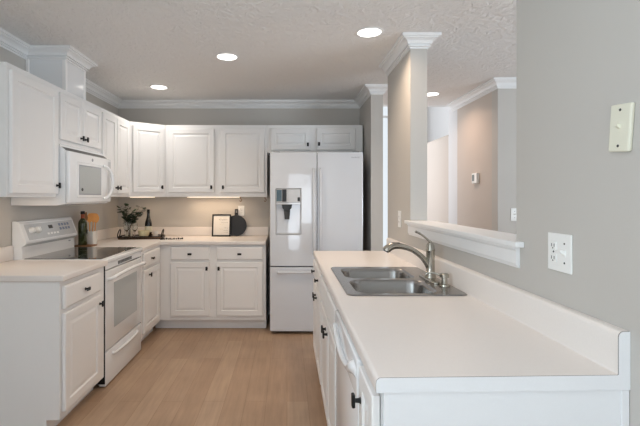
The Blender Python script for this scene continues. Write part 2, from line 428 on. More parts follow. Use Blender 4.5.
# left wall, fronts face +X
Y0 = 2.527
cabinet('wall_cabinet', 'tall white single-door wall cabinet nearest the camera on the left wall', 'cabinet', g_up, (UX, Y0), PI / 2, 3.075 - Y0, dU, UZ0 - 0.004, UZ1,
        [(2.545 - Y0, 3.066 - Y0, 1.395, 2.13, 3.038 - Y0, 1.455)])
Y0 = 3.078
cabinet('wall_cabinet', 'short white two-door wall cabinet directly above the microwave', 'cabinet', g_up, (UX, Y0), PI / 2, 3.800 - Y0, dU, 1.757, UZ1,
        [(3.098 - Y0, 3.427 - Y0, 1.79, 2.13, 3.395 - Y0, 1.835), (3.438 - Y0, 3.772 - Y0, 1.79, 2.13, 3.470 - Y0, 1.835)])
Y0 = 3.803
cabinet('wall_cabinet', 'white two-door wall cabinet between the microwave and the angled corner cabinet', 'cabinet', g_up, (UX, Y0), PI / 2, 4.493 - Y0, dU, UZ0, UZ1,
        [(3.812 - Y0, 4.118 - Y0, 1.41, 2.13, 4.088 - Y0, 1.462), (4.130 - Y0, 4.445 - Y0, 1.41, 2.13, 4.160 - Y0, 1.462)])
# angled corner cabinet
P0 = Vector((UX, 4.497, 0)); P1 = Vector((-1.342, 4.74, 0))
t = thing('corner_wall_cabinet', 'white wall cabinet set at an angle across the kitchen corner', 'cabinet', (WL, WB, 0), group=g_up)
bm = bmesh.new()
poly = [(0.001, -0.001), (0.001, P0.y - WB), (P0.x - WL, P0.y - WB), (P1.x - WL - 0.001, P1.y - WB), (P1.x - WL - 0.001, -0.001)]
prism(bm, poly, lambda u, v, s: (u, v, s), UZ0 + 0.02, UZ1)
q0 = (P0.x - WL, P0.y - WB); q1 = (P1.x - WL - 0.001, P1.y - WB)
prism(bm, [q0, q1, (q1[0], q1[1] + 0.02), (q0[0] - 0.002, q0[1] + 0.024)], lambda u, v, s: (u, v, s), UZ0, UZ0 + 0.0199)
obj('carcass', bm, M_cab, t)
ang = math.atan2(P1.y - P0.y, P1.x - P0.x); dlen = (P1 - P0).length
d = obj('door', door_mesh(dlen - 0.055, 2.13 - 1.427, fw=0.045), M_cab, t, loc=(P0.x - WL + 0.034 * math.cos(ang) + 0.0005 * math.sin(ang), P0.y - WB + 0.034 * math.sin(ang) - 0.0005 * math.cos(ang), 1.427), rot=(0, 0, ang))
knob(d, dlen - 0.055 - 0.028, 0.055)
# back wall uppers
X0 = -1.340
cabinet('wall_cabinet', 'wide white two-door wall cabinet over the framed print', 'cabinet', g_up, (X0, 4.74), 0, -0.220 - X0, WB - 4.741, UZ0, UZ1,
        [(-1.305 - X0, -0.800 - X0, 1.427, 2.123, -0.828 - X0, 1.482), (-0.728 - X0, -0.247 - X0, 1.427, 2.123, -0.700 - X0, 1.482)])
X0 = -0.218
cabinet('wall_cabinet', 'low white two-door wall cabinet above the refrigerator', 'cabinet', g_up, (X0, 4.74), 0, 0.833 - X0, WB - 4.741, 1.862, UZ1,
        [(-0.178 - X0, 0.255 - X0, 1.892, 2.130, 0.228 - X0, 1.95), (0.325 - X0, 0.752 - X0, 1.892, 2.130, 0.350 - X0, 1.955)])
# base cabinets
CT = 0.922; CB = 0.884
g_b = 'white base cabinets'
BX = -1.310
Y0 = 2.475
cabinet('base_cabinet', 'white base cabinet with one drawer and one door, left of the range', 'cabinet', g_b, (BX, Y0), PI / 2, 3.074 - Y0, BX - WL - 0.001, 0, CB,
        [(2.500 - Y0, 2.978 - Y0, 0.126, 0.696, 2.955 - Y0, 0.640)], [(2.500 - Y0, 2.978 - Y0, 0.722, 0.855, 2.745 - Y0, 0.787)], toe=0.088)
Y0 = 3.862
cabinet('base_cabinet', 'narrow white base cabinet with drawer and door between range and corner', 'cabinet', g_b, (BX, Y0), PI / 2, 4.438 - Y0, BX - WL - 0.001, 0, CB,
        [(3.885 - Y0, 4.36 - Y0, 0.14, 0.704, 4.02 - Y0, 0.650)], [(3.885 - Y0, 4.36 - Y0, 0.728, 0.862, 4.09 - Y0, 0.795)], toe=0.10)
X0 = BX + 0.001
cabinet('base_cabinet', 'wide white base cabinet with two drawers over two doors, left of the refrigerator', 'cabinet', g_b, (X0, 4.44), 0, -0.218 - X0, WB - 4.441, 0, CB,
        [(-1.197 - X0, -0.7955 - X0, 0.152, 0.703, -0.823 - X0, 0.642), (-0.7246 - X0, -0.250 - X0, 0.152, 0.703, -0.700 - X0, 0.642)],
        [(-1.197 - X0, -0.7955 - X0, 0.728, 0.862, -0.997 - X0, 0.79), (-0.7246 - X0, -0.250 - X0, 0.728, 0.862, -0.487 - X0, 0.79)], toe=0.105, toe_x0=-0.072)
# peninsula, fronts face -X; local x runs from the far end to the camera
PX = 0.240
pd = WR - 0.001 - PX
Yf = 3.595
cabinet('base_cabinet', 'white peninsula cabinet with two drawers over two doors, at the end near the refrigerator', 'cabinet', g_b, (PX, Yf), -PI / 2, 3.595 - 2.79, pd, 0, CB,
        [(0.03, 0.395, 0.14, 0.70, 0.355, 0.635), (0.410, 0.775, 0.14, 0.70, 0.452, 0.635)],
        [(0.03, 0.395, 0.725, 0.86, 0.21, 0.79), (0.410, 0.775, 0.725, 0.86, 0.592, 0.79)], toe=0.10)
Yf = 2.788
cabinet('base_cabinet', 'white peninsula cabinet under the sink, two doors and plain false drawer fronts', 'cabinet', g_b, (PX, Yf), -PI / 2, 2.788 - 1.925, pd, 0, CB,
        [(0.03, 0.425, 0.14, 0.70, 0.385, 0.635), (0.438, 0.833, 0.14, 0.70, 0.480, 0.635)],
        [(0.03, 0.425, 0.725, 0.86, None, 0), (0.438, 0.833, 0.725, 0.86, None, 0)], toe=0.10, low_top=0.70)
Yf = 1.312
cabinet('base_cabinet', 'narrow white single-door cabinet at the near end of the peninsula', 'cabinet', g_b, (PX, Yf), -PI / 2, 1.312 - 1.098, pd, 0, CB,
        [(0.014, 0.212, 0.14, 0.862, 0.045, 0.772)], toe=0.10)

# ------------------------------------------------------------------ worktops
def left_top(name, label, y0, y1):
    t = thing(name, label, 'countertop', (WL, y0, CB))
    return t
FX = -1.281
t = left_top('worktop', 'short white laminate worktop between the camera and the range, left wall', 2.462, 3.082)
obj('slab', B(0.001, FX - WL, 0, 3.082 - 2.462, 0.001, CT - CB, bev=0.007, seg=3), M_counter, t, smooth_angle=35)
obj('backsplash', B(0.001, 0.021, 0, 3.082 - 2.462, CT - CB, 0.142, bev=0.005, seg=2), M_counter, t, smooth_angle=35)
t = left_top('worktop', 'L-shaped white laminate worktop running round the corner to the refrigerator', 3.857, 0)
ly = WB - 3.857 - 0.001; fy = 4.40 - 3.857
bm = bmesh.new()
poly = [(0.001, 0), (-1.292 - WL, 0), (-1.298 - WL, fy), (-0.217 - WL, fy), (-0.217 - WL, ly), (0.001, ly)]
prism(bm, poly, lambda u, v, s: (u, v, s), 0.001, CT - CB)
obj('slab', bm, M_counter, t, bevel=0.007)
bm = bmesh.new()
prism(bm, [(0.001, 0), (0.021, 0), (0.021, ly - 0.02), (-0.217 - WL, ly - 0.02), (-0.217 - WL, ly), (0.001, ly)], lambda u, v, s: (u, v, s), CT - CB + 0.0005, 0.142)
obj('backsplash', bm, M_counter, t, bevel=0.004)
# peninsula worktop with integral coved backsplash and cut-out for the sink
PY0, PY1 = 1.0655, 3.614; EX = 0.221
t = thing('worktop', 'long white laminate worktop of the peninsula with the sink set in it', 'countertop', (0, 0, 0))
def arc(cx, cz, r, a0, a1, n=5):
    return [(cx + r * math.cos(a0 + (a1 - a0) * k / n), cz + r * math.sin(a0 + (a1 - a0) * k / n)) for k in range(n + 1)]
front = [(EX, CB + 0.001)] + arc(EX + 0.013, CT - 0.013, 0.013, PI, PI / 2)
WX = WR - 0.001
BF = 0.836
back = arc(BF - 0.003, CT + 0.003, 0.003, -PI / 2, 0, 5) + arc(BF + 0.014, 1.032 - 0.014, 0.014, PI, PI / 2, 5) + [(WX, 1.032), (WX, CB + 0.001)]
full = front + back
HX0, HX1, HY0, HY1 = 0.292, 0.800, 1.97, 2.725
fn = lambda u, v, s: (u, s + (0.027 * (u - EX) if s < 1.2 else 0.0), v)      # the near end is cut slightly out of square
bm = bmesh.new()
prism(bm, full, fn, PY0 + 0.004, HY0)
prism(bm, full, fn, HY1, PY1)
prism(bm, front + [(HX0, CT), (HX0, CB + 0.001)], fn, HY0, HY1)
prism(bm, [(HX1, CB + 0.001), (HX1, CT)] + back, fn, HY0, HY1)
obj('slab', bm, M_counter, t, smooth_angle=30)
bm = bmesh.new(); prism(bm, full, fn, PY0 + 0.0018, PY0 + 0.004); obj('seam', bm, M_seam, t)
bm = bmesh.new(); prism(bm, full, fn, PY0, PY0 + 0.0018); obj('end_cap', bm, M_cap, t)
# finished end panel of the peninsula
t = thing('end_panel', 'plain white panel closing the near end of the peninsula', 'panel', (PX, 1.0715, 0), (0, 0, 0.027))
obj('panel', B(0.001, WX - PX, 0.0, 0.006, 0.0, CB, bev=0.001, seg=1), M_cap, t)
obj('scribe_strip', B(WX - PX - 0.020, WX - PX, -0.003, 0.0, 0.0, CB, bev=0.001, seg=1), M_cap, t)

# ------------------------------------------------------------------ refrigerator
FY = 4.30
t = thing('refrigerator', 'glossy white french-door refrigerator with bottom freezer and water dispenser', 'refrigerator', (-0.17, FY, 0))
FW = 0.93
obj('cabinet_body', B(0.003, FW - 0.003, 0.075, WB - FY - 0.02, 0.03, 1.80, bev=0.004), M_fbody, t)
obj('kick_grille', B(0.02, FW - 0.02, 0.07, 0.10, 0.004, 0.05, bev=0.002), M_dark, t)
SX = 0.470
# left door with dispenser niche
nx0, nx1, nz0, nz1 = 0.058, 0.310, 0.998, 1.458
z0, z1 = 0.682, 1.825
bm = bmesh.new()
xs = [0.0, nx0, nx1, SX - 0.003]; zs = [z0, nz0, nz1, z1]
V = {(i, k): bm.verts.new((xs[i], 0.0, zs[k])) for i in range(4) for k in range(4)}
for i in range(3):
    for k in range(3):
        if i == 1 and k == 1: continue
        bm.faces.new((V[i, k], V[i + 1, k], V[i + 1, k + 1], V[i, k + 1]))
inn = [bm.verts.new((x, 0.045, z)) for x, z in ((nx0, nz0), (nx1, nz0), (nx1, nz1), (nx0, nz1))]
out = [V[1, 1], V[2, 1], V[2, 2], V[1, 2]]
for i in range(4): bm.faces.new((out[i], out[(i + 1) % 4], inn[(i + 1) % 4], inn[i]))
bm.faces.new(inn)
bk = [bm.verts.new((x, 0.07, z)) for x, z in ((xs[0], z0), (xs[3], z0), (xs[3], z1), (xs[0], z1))]
ring = [V[0, 0], V[1, 0], V[2, 0], V[3, 0], V[3, 1], V[3, 2], V[3, 3], V[2, 3], V[1, 3], V[0, 3], V[0, 2], V[0, 1]]
cor = {0: 0, 3: 1, 6: 2, 9: 3}
bm.faces.new((V[0, 0], V[1, 0], V[2, 0], V[3, 0], bk[1], bk[0])); bm.faces.new((V[3, 0], V[3, 1], V[3, 2], V[3, 3], bk[2], bk[1]))
bm.faces.new((V[3, 3], V[2, 3], V[1, 3], V[0, 3], bk[3], bk[2])); bm.faces.new((V[0, 3], V[0, 2], V[0, 1], V[0, 0], bk[0], bk[3]))
bm.faces.new(bk[::-1])
ld = obj('door', bm, M_fridge, t, bevel=0.007)
obj('control_panel', B(nx0 + 0.004, nx1 - 0.004, -0.002, 0.044, 1.322, nz1 - 0.004, bev=0.003), M_panelg, ld)
obj('display', B(nx0 + 0.008, 0.118, -0.004, -0.0015, 1.332, 1.447, bev=0.001), M_lcd2, ld)
obj('display', B(0.122, 0.165, -0.004, -0.0015, 1.328, 1.450, bev=0.001), M_dark, ld)
obj('button_pad', B(0.169, 0.302, -0.004, -0.0015, 1.385, 1.447, bev=0.001), M_panelg, ld)
obj('button_pad', B(0.275, 0.300, -0.005, -0.0015, 1.334, 1.372, bev=0.001), M_dark, ld)
obj('dispenser_rim', B(nx0 + 0.001, nx1 - 0.001, -0.004, 0.044, 1.300, 1.318, bev=0.003), M_fridge, ld)
bm = bmesh.new(); prism(bm, [(0.118, 1.300), (0.222, 1.300), (0.215, 1.262), (0.196, 1.245), (0.144, 1.245), (0.125, 1.262)], lambda u, v, s: (u, s, v), 0.004, 0.044)
obj('dispenser_chute', bm, M_dark, ld)
bm = bmesh.new()
prism(bm, [(0.138, 1.244), (0.202, 1.244), (0.194, 1.15), (0.146, 1.15)], lambda u, v, s: (u, s, v), 0.020, 0.040)
obj('dispenser_paddle', bm, M_slot, ld)
obj('drip_tray', B(nx0 + 0.012, nx1 - 0.012, 0.004, 0.044, nz0 + 0.003, nz0 + 0.014, bev=0.002), M_panelg, ld)
rd = obj('door', B(SX + 0.003, FW, 0.0, 0.07, z0, z1), M_fridge, t, bevel=0.007)
text_mesh('logo', 'SAMSUNG', 0.082, M_grey, rd, (FW - 0.075, -0.0008, 1.770), (PI / 2, 0, 0))
fz = obj('freezer_drawer', B(0.0, FW, 0.0, 0.07, 0.03, 0.672), M_fridge, t, bevel=0.007)
bm = bmesh.new()
tube(bm, smooth_path([(0.10, 0.0, 0.625), (0.105, -0.025, 0.626), (0.13, -0.035, 0.626), (FW - 0.13, -0.035, 0.626), (FW - 0.105, -0.025, 0.626), (FW - 0.10, 0.0, 0.625)]), 0.013, 12)
obj('handle', bm, M_fridge, fz, smooth=True)
for sx, dd in ((-0.035, ld), (0.030, rd)):
    bm = bmesh.new()
    x = SX + sx
    tube(bm, smooth_path([(x, 0.0, 0.80), (x, -0.035, 0.83), (x, -0.048, 0.90), (x, -0.052, 1.2), (x, -0.048, 1.56), (x, -0.035, 1.63), (x, 0.0, 1.66)]), 0.010, 12)
    obj('handle', bm, M_fridge, dd, smooth=True)
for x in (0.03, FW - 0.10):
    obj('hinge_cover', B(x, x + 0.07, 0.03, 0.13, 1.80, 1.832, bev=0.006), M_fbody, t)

# ------------------------------------------------------------------ range
RY0, RY1 = 3.086, 3.852
t = thing('range', 'white freestanding electric range with black glass cooktop', 'stove', (-1.345, RY0, 0), (0, 0, PI / 2))
RW = RY1 - RY0; RD = -1.345 - WL - 0.004      # local x along the wall, local y towards the wall
obj('body', B(0.006, RW - 0.006, 0.012, RD, 0.02, 0.895, bev=0.003), M_fbody, t)  # body coloured dark so the gap beside it looks shaded
for x in (0.05, RW - 0.05):
    bm = bmesh.new(); lathe(bm, [(0.018, 0.0), (0.018, 0.02)], x, 0.10, 12); obj('levelling_foot', bm, M_dark, t)
obj('cooktop_frame', B(0.001, RW - 0.001, -0.052, RD - 0.02, 0.896, CT + 0.002, bev=0.006, seg=3), M_appl, t, smooth_angle=35)
ct = obj('cooktop_glass', B(0.018, RW - 0.018, -0.002, RD - 0.078, CT + 0.0015, CT + 0.006, bev=0.002), M_glassblk, t)
for cx_, cy_, r_ in ((0.20, 0.13, 0.105), (0.57, 0.13, 0.085), (0.20, 0.40, 0.075), (0.57, 0.40, 0.105)):
    bm = bmesh.new(); tube(bm, [(cx_ + r_ * math.cos(2 * PI * k / 40), cy_ + r_ * math.sin(2 * PI * k / 40), CT + 0.0060) for k in range(40)], 0.0012, 4, closed=True, flat=0.3)
    obj('burner_ring', bm, M_grey, ct)
obj('gap_shade', B(-0.0035, 0.0035, -0.038, 0.011, 0.03, 0.894), M_black, t)  # black strip standing in for the shade of the gap beside the cabinet
# vent strip, oven door, window, handle, drawer
vs = obj('vent_panel', B(0.006, RW - 0.006, -0.040, 0.011, 0.845, 0.893, bev=0.006), M_appl, t)
for k in range(11):
    x = 0.235 + k * 0.027
    obj('vent_slot', B(x, x + 0.019, -0.0412, -0.0395, 0.855, 0.880, bev=0.0), M_slot, vs)
dr = obj('oven_door', B(0.004, RW - 0.004, -0.045, 0.011, 0.262, 0.838, bev=0.008, seg=3), M_ovenface, t, smooth_angle=40)
obj('oven_window', B(0.145, RW - 0.13, -0.0468, -0.044, 0.395, 0.735, bev=0.0008, seg=1), M_window, dr)
bm = bmesh.new()
hp = smooth_path([(0.035, -0.045, 0.775), (0.045, -0.080, 0.785), (0.10, -0.092, 0.797), (RW / 2, -0.098, 0.808), (RW - 0.10, -0.092, 0.797), (RW - 0.045, -0.080, 0.785), (RW - 0.035, -0.045, 0.775)])
tube(bm, hp, 0.014, 12); obj('handle', bm, M_appl, dr, smooth=True)
sd = obj('storage_drawer', B(0.004, RW - 0.004, -0.042, 0.011, 0.008, 0.250, bev=0.008, seg=3), M_appl, t, smooth_angle=40)
bm = bmesh.new()
tube(bm, smooth_path([(0.12, -0.042, 0.215), (0.16, -0.052, 0.205), (RW / 2, -0.056, 0.200), (RW - 0.16, -0.052, 0.205), (RW - 0.12, -0.042, 0.215)]), [0.006] + [0.012] * 23 + [0.006], 10)
obj('handle_ridge', bm, M_appl, sd, smooth=True)
# backguard: profile in (y, z), wall at y=RD
bm = bmesh.new()
prof = [(RD, CT - 0.02), (RD - 0.074, CT - 0.02), (RD - 0.074, 0.985), (RD - 0.070, 1.012), (RD - 0.084, 1.020), (RD - 0.102, 1.034), (RD - 0.103, 1.050), (RD - 0.055, 1.178), (RD - 0.040, 1.194), (RD - 0.02, 1.198), (RD, 1.198)]
prism(bm, prof, lambda u, v, s: (s, u, v), 0.001, RW - 0.001)
bgd = obj('backguard', bm, M_appl, t, bevel=0.005)
# control face lies between (RD-.103,1.050) and (RD-.055,1.178)
ca, cb = Vector((0, RD - 0.103, 1.050)), Vector((0, RD - 0.055, 1.178)); cd = (cb - ca).normalized(); cn = Vector((0, -cd.z, cd.y))
def on_panel(x, s, off): p = ca + cd * s + cn * off; return Vector((x, p.y, p.z))
def panel_quad(x0, x1, s0, s1, th=0.0015):
    bm = bmesh.new(); c = []
    for off in (-0.001, th):
        c.append([bm.verts.new(on_panel(x, s, off)) for x, s in ((x0, s0), (x1, s0), (x1, s1), (x0, s1))])
    bm.faces.new(c[0][::-1]); bm.faces.new(c[1])
    for i in range(4): bm.faces.new((c[0][i], c[0][(i + 1) % 4], c[1][(i + 1) % 4], c[1][i]))
    return bm
cp = obj('control_panel', panel_quad(0.045, RW - 0.03, 0.008, 0.130, 0.001), M_panelg, bgd)
obj('display', panel_quad(0.345, 0.405, 0.078, 0.106, 0.002), M_dark, cp) if False else obj('display', panel_quad(0.345, 0.405, 0.078, 0.106, 0.002), M_dark, bgd)
for x0 in (0.50, 0.545, 0.59, 0.635):
    for s0 in (0.055, 0.090):
        obj('button_pad', panel_quad(x0, x0 + 0.030, s0, s0 + 0.022, 0.002), M_bluegrey, bgd)
for x0 in (0.30, 0.345, 0.39, 0.435):
    obj('button_pad', panel_quad(x0, x0 + 0.032, 0.030, 0.046, 0.002), M_plate, bgd)
for kx in (0.105, 0.185):
    bm = bmesh.new(); tube(bm, [on_panel(kx, 0.078, -0.001), on_panel(kx, 0.078, 0.006), on_panel(kx, 0.078, 0.022), on_panel(kx, 0.078, 0.026)], [0.026, 0.025, 0.020, 0.016], 20)
    a = on_panel(kx, 0.078, 0.030)
    tube(bm, [on_panel(kx, 0.060, 0.027), on_panel(kx, 0.096, 0.027)], 0.005, 8)
    obj('knob', bm, M_plate, bgd, smooth_angle=50)
obj('clearance_badge', B(0.66, 0.69, RD - 0.0755, RD - 0.0735, 0.99, 1.0), M_grey, bgd)

# ------------------------------------------------------------------ microwave
MY0, MY1 = 3.078, 3.800
MW = MY1 - MY0; MX = -1.575
t = thing('microwave', 'white over-the-range microwave mounted under the short cabinet', 'microwave', (MX, MY0, 0), (0, 0, PI / 2))
MD = MX - WL - 0.002
bm = bmesh.new()
prof = [(MD, 1.312), (0.075, 1.312), (0.012, 1.322), (0.012, 1.708), (0.048, 1.738), (0.048, 1.7555), (MD, 1.7555)]
prism(bm, prof, lambda u, v, s: (s, u, v), 0.0, MW)
obj('housing', bm, M_appl, t, bevel=0.003)
bm = bmesh.new()
prism(bm, [(0.016, 1.7100), (0.0145, 1.7118), (0.0435, 1.7360), (0.045, 1.7342)], lambda u, v, s: (s, u, v), 0.020, MW - 0.006)
obj('vent_grille', bm, M_slot, t)
md = obj('door', B(0.0, MW, -0.020, 0.011, 1.330, 1.705, bev=0.010, seg=3), M_appl, t, smooth_angle=40)
obj('door_frame', B(0.105, 0.535, -0.0235, -0.018, 1.370, 1.636, bev=0.005), M_appl, md)
obj('window_border', B(0.132, 0.513, -0.0245, -0.022, 1.390, 1.616, bev=0.001), M_grey, md)
obj('door_window', B(0.140, 0.505, -0.0255, -0.022, 1.398, 1.608, bev=0.001), M_window, md)
bm = bmesh.new(); tube(bm, [(0.36, -0.019, 1.668), (0.36, -0.0225, 1.668)], [0.013, 0.012], 20); obj('badge', bm, M_grey, md)
bm = bmesh.new(); tube(bm, [(0.178, -0.024, 1.43), (0.178, -0.0285, 1.43)], [0.013, 0.012], 16); obj('button', bm, M_slot, md)
bm = bmesh.new()
hx = 0.585
tube(bm, smooth_path([(hx - 0.03, -0.020, 1.635), (hx, -0.045, 1.625), (hx + 0.03, -0.066, 1.58), (hx + 0.042, -0.072, 1.50), (hx + 0.03, -0.066, 1.42), (hx, -0.045, 1.375), (hx - 0.03, -0.020, 1.365)]), 0.012, 12)
obj('handle', bm, M_appl, md, smooth=True)
obj('control_strip', B(0.655, MW - 0.012, -0.0215, -0.018, 1.36, 1.68, bev=0.001), M_panelg, md)
obj('lamp_lens', B(0.25, 0.40, 0.12, 0.18, 1.3105, 1.3125), M_can, t)

# ------------------------------------------------------------------ dishwasher
DY0, DY1 = 1.316, 1.921
t = thing('dishwasher', 'white built-in dishwasher with bulging handle, in the peninsula', 'dishwasher', (PX, DY1, 0), (0, 0, -PI / 2))
DW = DY1 - DY0
obj('body', B(0.002, DW - 0.002, 0.0, 0.56, 0.10, CB - 0.002), M_appl, t)
obj('toe_kick', B(0.002, DW - 0.002, 0.055, 0.075, 0.0, 0.099), M_appl, t)
dd = obj('door', B(0.003, DW - 0.003, -0.022, -0.001, 0.115, 0.74, bev=0.006, seg=3), M_appl, t, smooth_angle=40)
cpn = obj('control_panel', B(0.003, DW - 0.003, -0.026, -0.001, 0.744, 0.872, bev=0.008, seg=3), M_appl, t, smooth_angle=40)
bm = bmesh.new()
tube(bm, smooth_path([(0.03, -0.022, 0.80), (0.05, -0.030, 0.815), (0.12, -0.034, 0.80), (DW / 2, -0.034, 0.775), (DW - 0.14, -0.030, 0.795), (DW - 0.07, -0.020, 0.825), (DW - 0.022, -0.008, 0.825)]), [0.010] * 6 + [0.011] * 18 + [0.013, 0.015, 0.017, 0.019, 0.021, 0.023] + [0.024] * 7, 12)
obj('handle', bm, M_appl, cpn, smooth=True)

# ------------------------------------------------------------------ sink, faucet, soap pump
SX0, SX1, SY0, SY1 = 0.275, 0.831, 1.95, 2.745
ZS = CT + 0.0015
t = thing('sink', 'stainless steel double-bowl drop-in sink in the peninsula worktop', 'sink', ((SX0 + SX1) / 2, (SY0 + SY1) / 2, ZS))
cx0, cy0 = (SX0 + SX1) / 2, (SY0 + SY1) / 2
bowls = [((0.325 + 0.715) / 2, (2.355 + 2.690) / 2, 0.390, 0.335), ((0.325 + 0.715) / 2, (1.985 + 2.320) / 2, 0.390, 0.335)]
bm = bmesh.new()
def loop(pts, z):
    vs = [bm.verts.new((x - cx0, y - cy0, z)) for x, y in pts]
    return vs, [bm.edges.new((vs[i], vs[(i + 1) % len(vs)])) for i in range(len(vs))]
ov, oe = loop(rrect(cx0, cy0, SX1 - SX0 - 0.012, SY1 - SY0 - 0.012, 0.03), 0.005)
edges = list(oe); bl = []
for b in bowls:
    v, e = loop(rrect(*b, 0.075), 0.0035); edges += e; bl.append(v)
bmesh.ops.triangle_fill(bm, use_beauty=True, edges=edges)
ov2, _ = loop(rrect(cx0, cy0, SX1 - SX0, SY1 - SY0, 0.036), 0.0)
for i in range(len(ov)):
    j = (i + 1) % len(ov); bm.faces.new((ov[i], ov[j], ov2[j], ov2[i]))
obj('rim', bm, M_steel, t)
for n_, b in enumerate(bowls):
    bm = bmesh.new(); prev = None
    for (s, z, r) in ((0, 0.0035, 0.075), (0.006, -0.003, 0.07), (0.012, -0.02, 0.066), (0.020, -0.12, 0.06), (0.030, -0.150, 0.055), (0.055, -0.163, 0.04), (0.10, -0.167, 0.03)):
        v, _ = loop(rrect(b[0], b[1], b[2] - 2 * s, b[3] - 2 * s, r), z)
        if prev:
            for i in range(len(v)):
                j = (i + 1) % len(v); bm.faces.new((prev[i], prev[j], v[j], v[i]))
        prev = v
    bm.faces.new(prev)
    bo = obj('bowl', bm, M_steel, t, smooth=True)
    bm = bmesh.new(); lathe(bm, [(0.044, -0.1668), (0.043, -0.164), (0.034, -0.1645), (0.030, -0.1665), (0.0, -0.1665)], b[0] - cx0, b[1] - cy0, 24)
    obj('drain', bm, M_nickel, bo, smooth_angle=40)
ZD = CT + 0.0068
fx, fyy = 0.772, 2.315
t = thing('faucet', 'brushed nickel single-lever kitchen faucet standing behind the sink bowls', 'faucet', (fx, fyy, ZD))
bm = bmesh.new(); A_ = rrect(0, 0, 0.062, 0.25, 0.030, 8)
pr = None
for s, z in ((0, 0), (0, 0.005), (0.004, 0.010), (0.012, 0.012)):
    v = [bm.verts.new((x * (1 - s / 0.031), y * (1 - s / 0.125), z)) for x, y in A_]
    if pr:
        for i in range(len(v)): bm.faces.new((pr[i], pr[(i + 1) % len(v)], v[(i + 1) % len(v)], v[i]))
    else: bm.faces.new(v[::-1])
    pr = v
bm.faces.new(pr); obj('base_plate', bm, M_nickel, t, smooth_angle=35)
bm = bmesh.new(); lathe(bm, [(0.030, 0.011), (0.028, 0.022), (0.024, 0.034), (0.0225, 0.07), (0.0225, 0.150), (0.0245, 0.156), (0.0245, 0.162), (0.0225, 0.166), (0.021, 0.185), (0.014, 0.198), (0.0, 0.203)], 0, 0, 28)
obj('body', bm, M_nickel, t, smooth_angle=40)
bm = bmesh.new()
sp = smooth_path([(-0.005, 0, 0.060), (-0.022, 0, 0.090), (-0.050, 0, 0.125), (-0.095, 0, 0.158), (-0.145, 0, 0.176), (-0.185, 0, 0.181), (-0.213, 0, 0.176), (-0.232, 0, 0.164), (-0.238, 0, 0.155)], 6)
n_ = len(sp)
rad = [0.017 - 0.003 * math.sin(PI * min(1, i / (n_ * 0.6))) if i < n_ * 0.6 else 0.017 + 0.005 * min(1, (i - n_ * 0.6) / (n_ * 0.25)) for i in range(n_)]
tube(bm, sp, rad, 16); so = obj('spout', bm, M_nickel, t, smooth_angle=50)
bm = bmesh.new(); tube(bm, [(-0.238, 0, 0.156), (-0.241, 0, 0.150)], [0.017, 0.016], 16); obj('aerator', bm, M_dark, so)
obj('spray_button', B(-0.205, -0.165, -0.008, 0.008, 0.193, 0.199, bev=0.002), M_dark, so, rot=None)
bm = bmesh.new()
tube(bm, smooth_path([(0.004, 0, 0.198), (-0.012, 0, 0.212), (-0.035, 0, 0.232), (-0.062, 0, 0.250), (-0.082, 0, 0.258)], 5), [0.010] * 4 + [0.007] * 10 + [0.008] * 4 + [0.009, 0.009, 0.006], 12, flat=0.75)
obj('lever', bm, M_nickel, t, smooth_angle=50)
t = thing('soap_dispenser', 'small brushed nickel soap pump on the sink rim beside the faucet', 'soap dispenser', (0.787, 2.150, ZD))
bm = bmesh.new(); lathe(bm, [(0.026, 0), (0.025, 0.007), (0.015, 0.011), (0.014, 0.040), (0.023, 0.043), (0.023, 0.058), (0.016, 0.062), (0.0, 0.063)], 0, 0, 20); obj('pump', bm, M_nickel, t, smooth_angle=40)
bm = bmesh.new(); tube(bm, smooth_path([(-0.01, 0, 0.052), (-0.035, 0.012, 0.058), (-0.062, 0.025, 0.062), (-0.078, 0.032, 0.056), (-0.083, 0.034, 0.046)]), 0.0055, 10); obj('nozzle', bm, M_nickel, t, smooth=True)
t = thing('soap_dispenser', 'low round nickel cap in the sink rim, at the faucet base', 'cap', (0.70 + 0.045, 2.435, ZD)) if False else None

# ------------------------------------------------------------------ plates on the walls
def screw(parent, p, axis, r=0.0035):
    bm = bmesh.new(); p = Vector(p); a = Vector(axis)
    tube(bm, [p - a * 0.0005, p + a * 0.0012], [r, r * 0.8], 10); obj('screw', bm, M_slot, parent)
# local frame: x across, -y out of wall
def plate(name, label, cat, loc, rotz, wd, h, m, th=0.006, bev=0.002):
    t = thing(name, label, cat, loc, (0, 0, rotz))
    obj('cover_plate', B(-wd / 2, wd / 2, -th, -0.0005, -h / 2, h / 2, bev=bev), m, t)
    return t
def receptacle(t, x, m=None):
    for dz in (-0.020, 0.020):
        r = obj('receptacle', B(x - 0.0165, x + 0.0165, -0.0085, -0.005, dz - 0.014, dz + 0.014, bev=0.002), M_plate, t)
        bm = bmesh.new(); box(bm, x - 0.008, x - 0.0055, -0.0092, -0.0080, dz - 0.004, dz + 0.006); box(bm, x + 0.0055, x + 0.008, -0.0092, -0.0080, dz - 0.004, dz + 0.006)
        tube(bm, [(x, -0.0080, dz - 0.008), (x, -0.0092, dz - 0.008)], 0.0025, 8); obj('slots', bm, M_slot, r)
    screw(t, (x, -0.006, 0), (0, -1, 0))
def toggle(t, x, m):
    bm = bmesh.new(); box(bm, x - 0.0052, x + 0.0052, -0.0075, -0.005, -0.012, 0.012, bev=0.001); obj('toggle_collar', bm, m, t)
    bm = bmesh.new(); prism(bm, [(-0.005, -0.007), (-0.005, 0.007), (-0.021, 0.012), (-0.021, 0.004)], lambda u, v, s: (s, u, v), x - 0.0045, x + 0.0045); obj('toggle', bm, m, t)
    for dz in (-0.030, 0.030): screw(t, (x, -0.006, dz), (0, -1, 0))
t = plate('wall_plate', 'white double plate with outlet and light switch above the peninsula worktop', 'switch plate', (WR, 1.360, 1.196), -PI / 2, 0.116, 0.120, M_plate)
receptacle(t, -0.027); toggle(t, 0.027, M_plate)
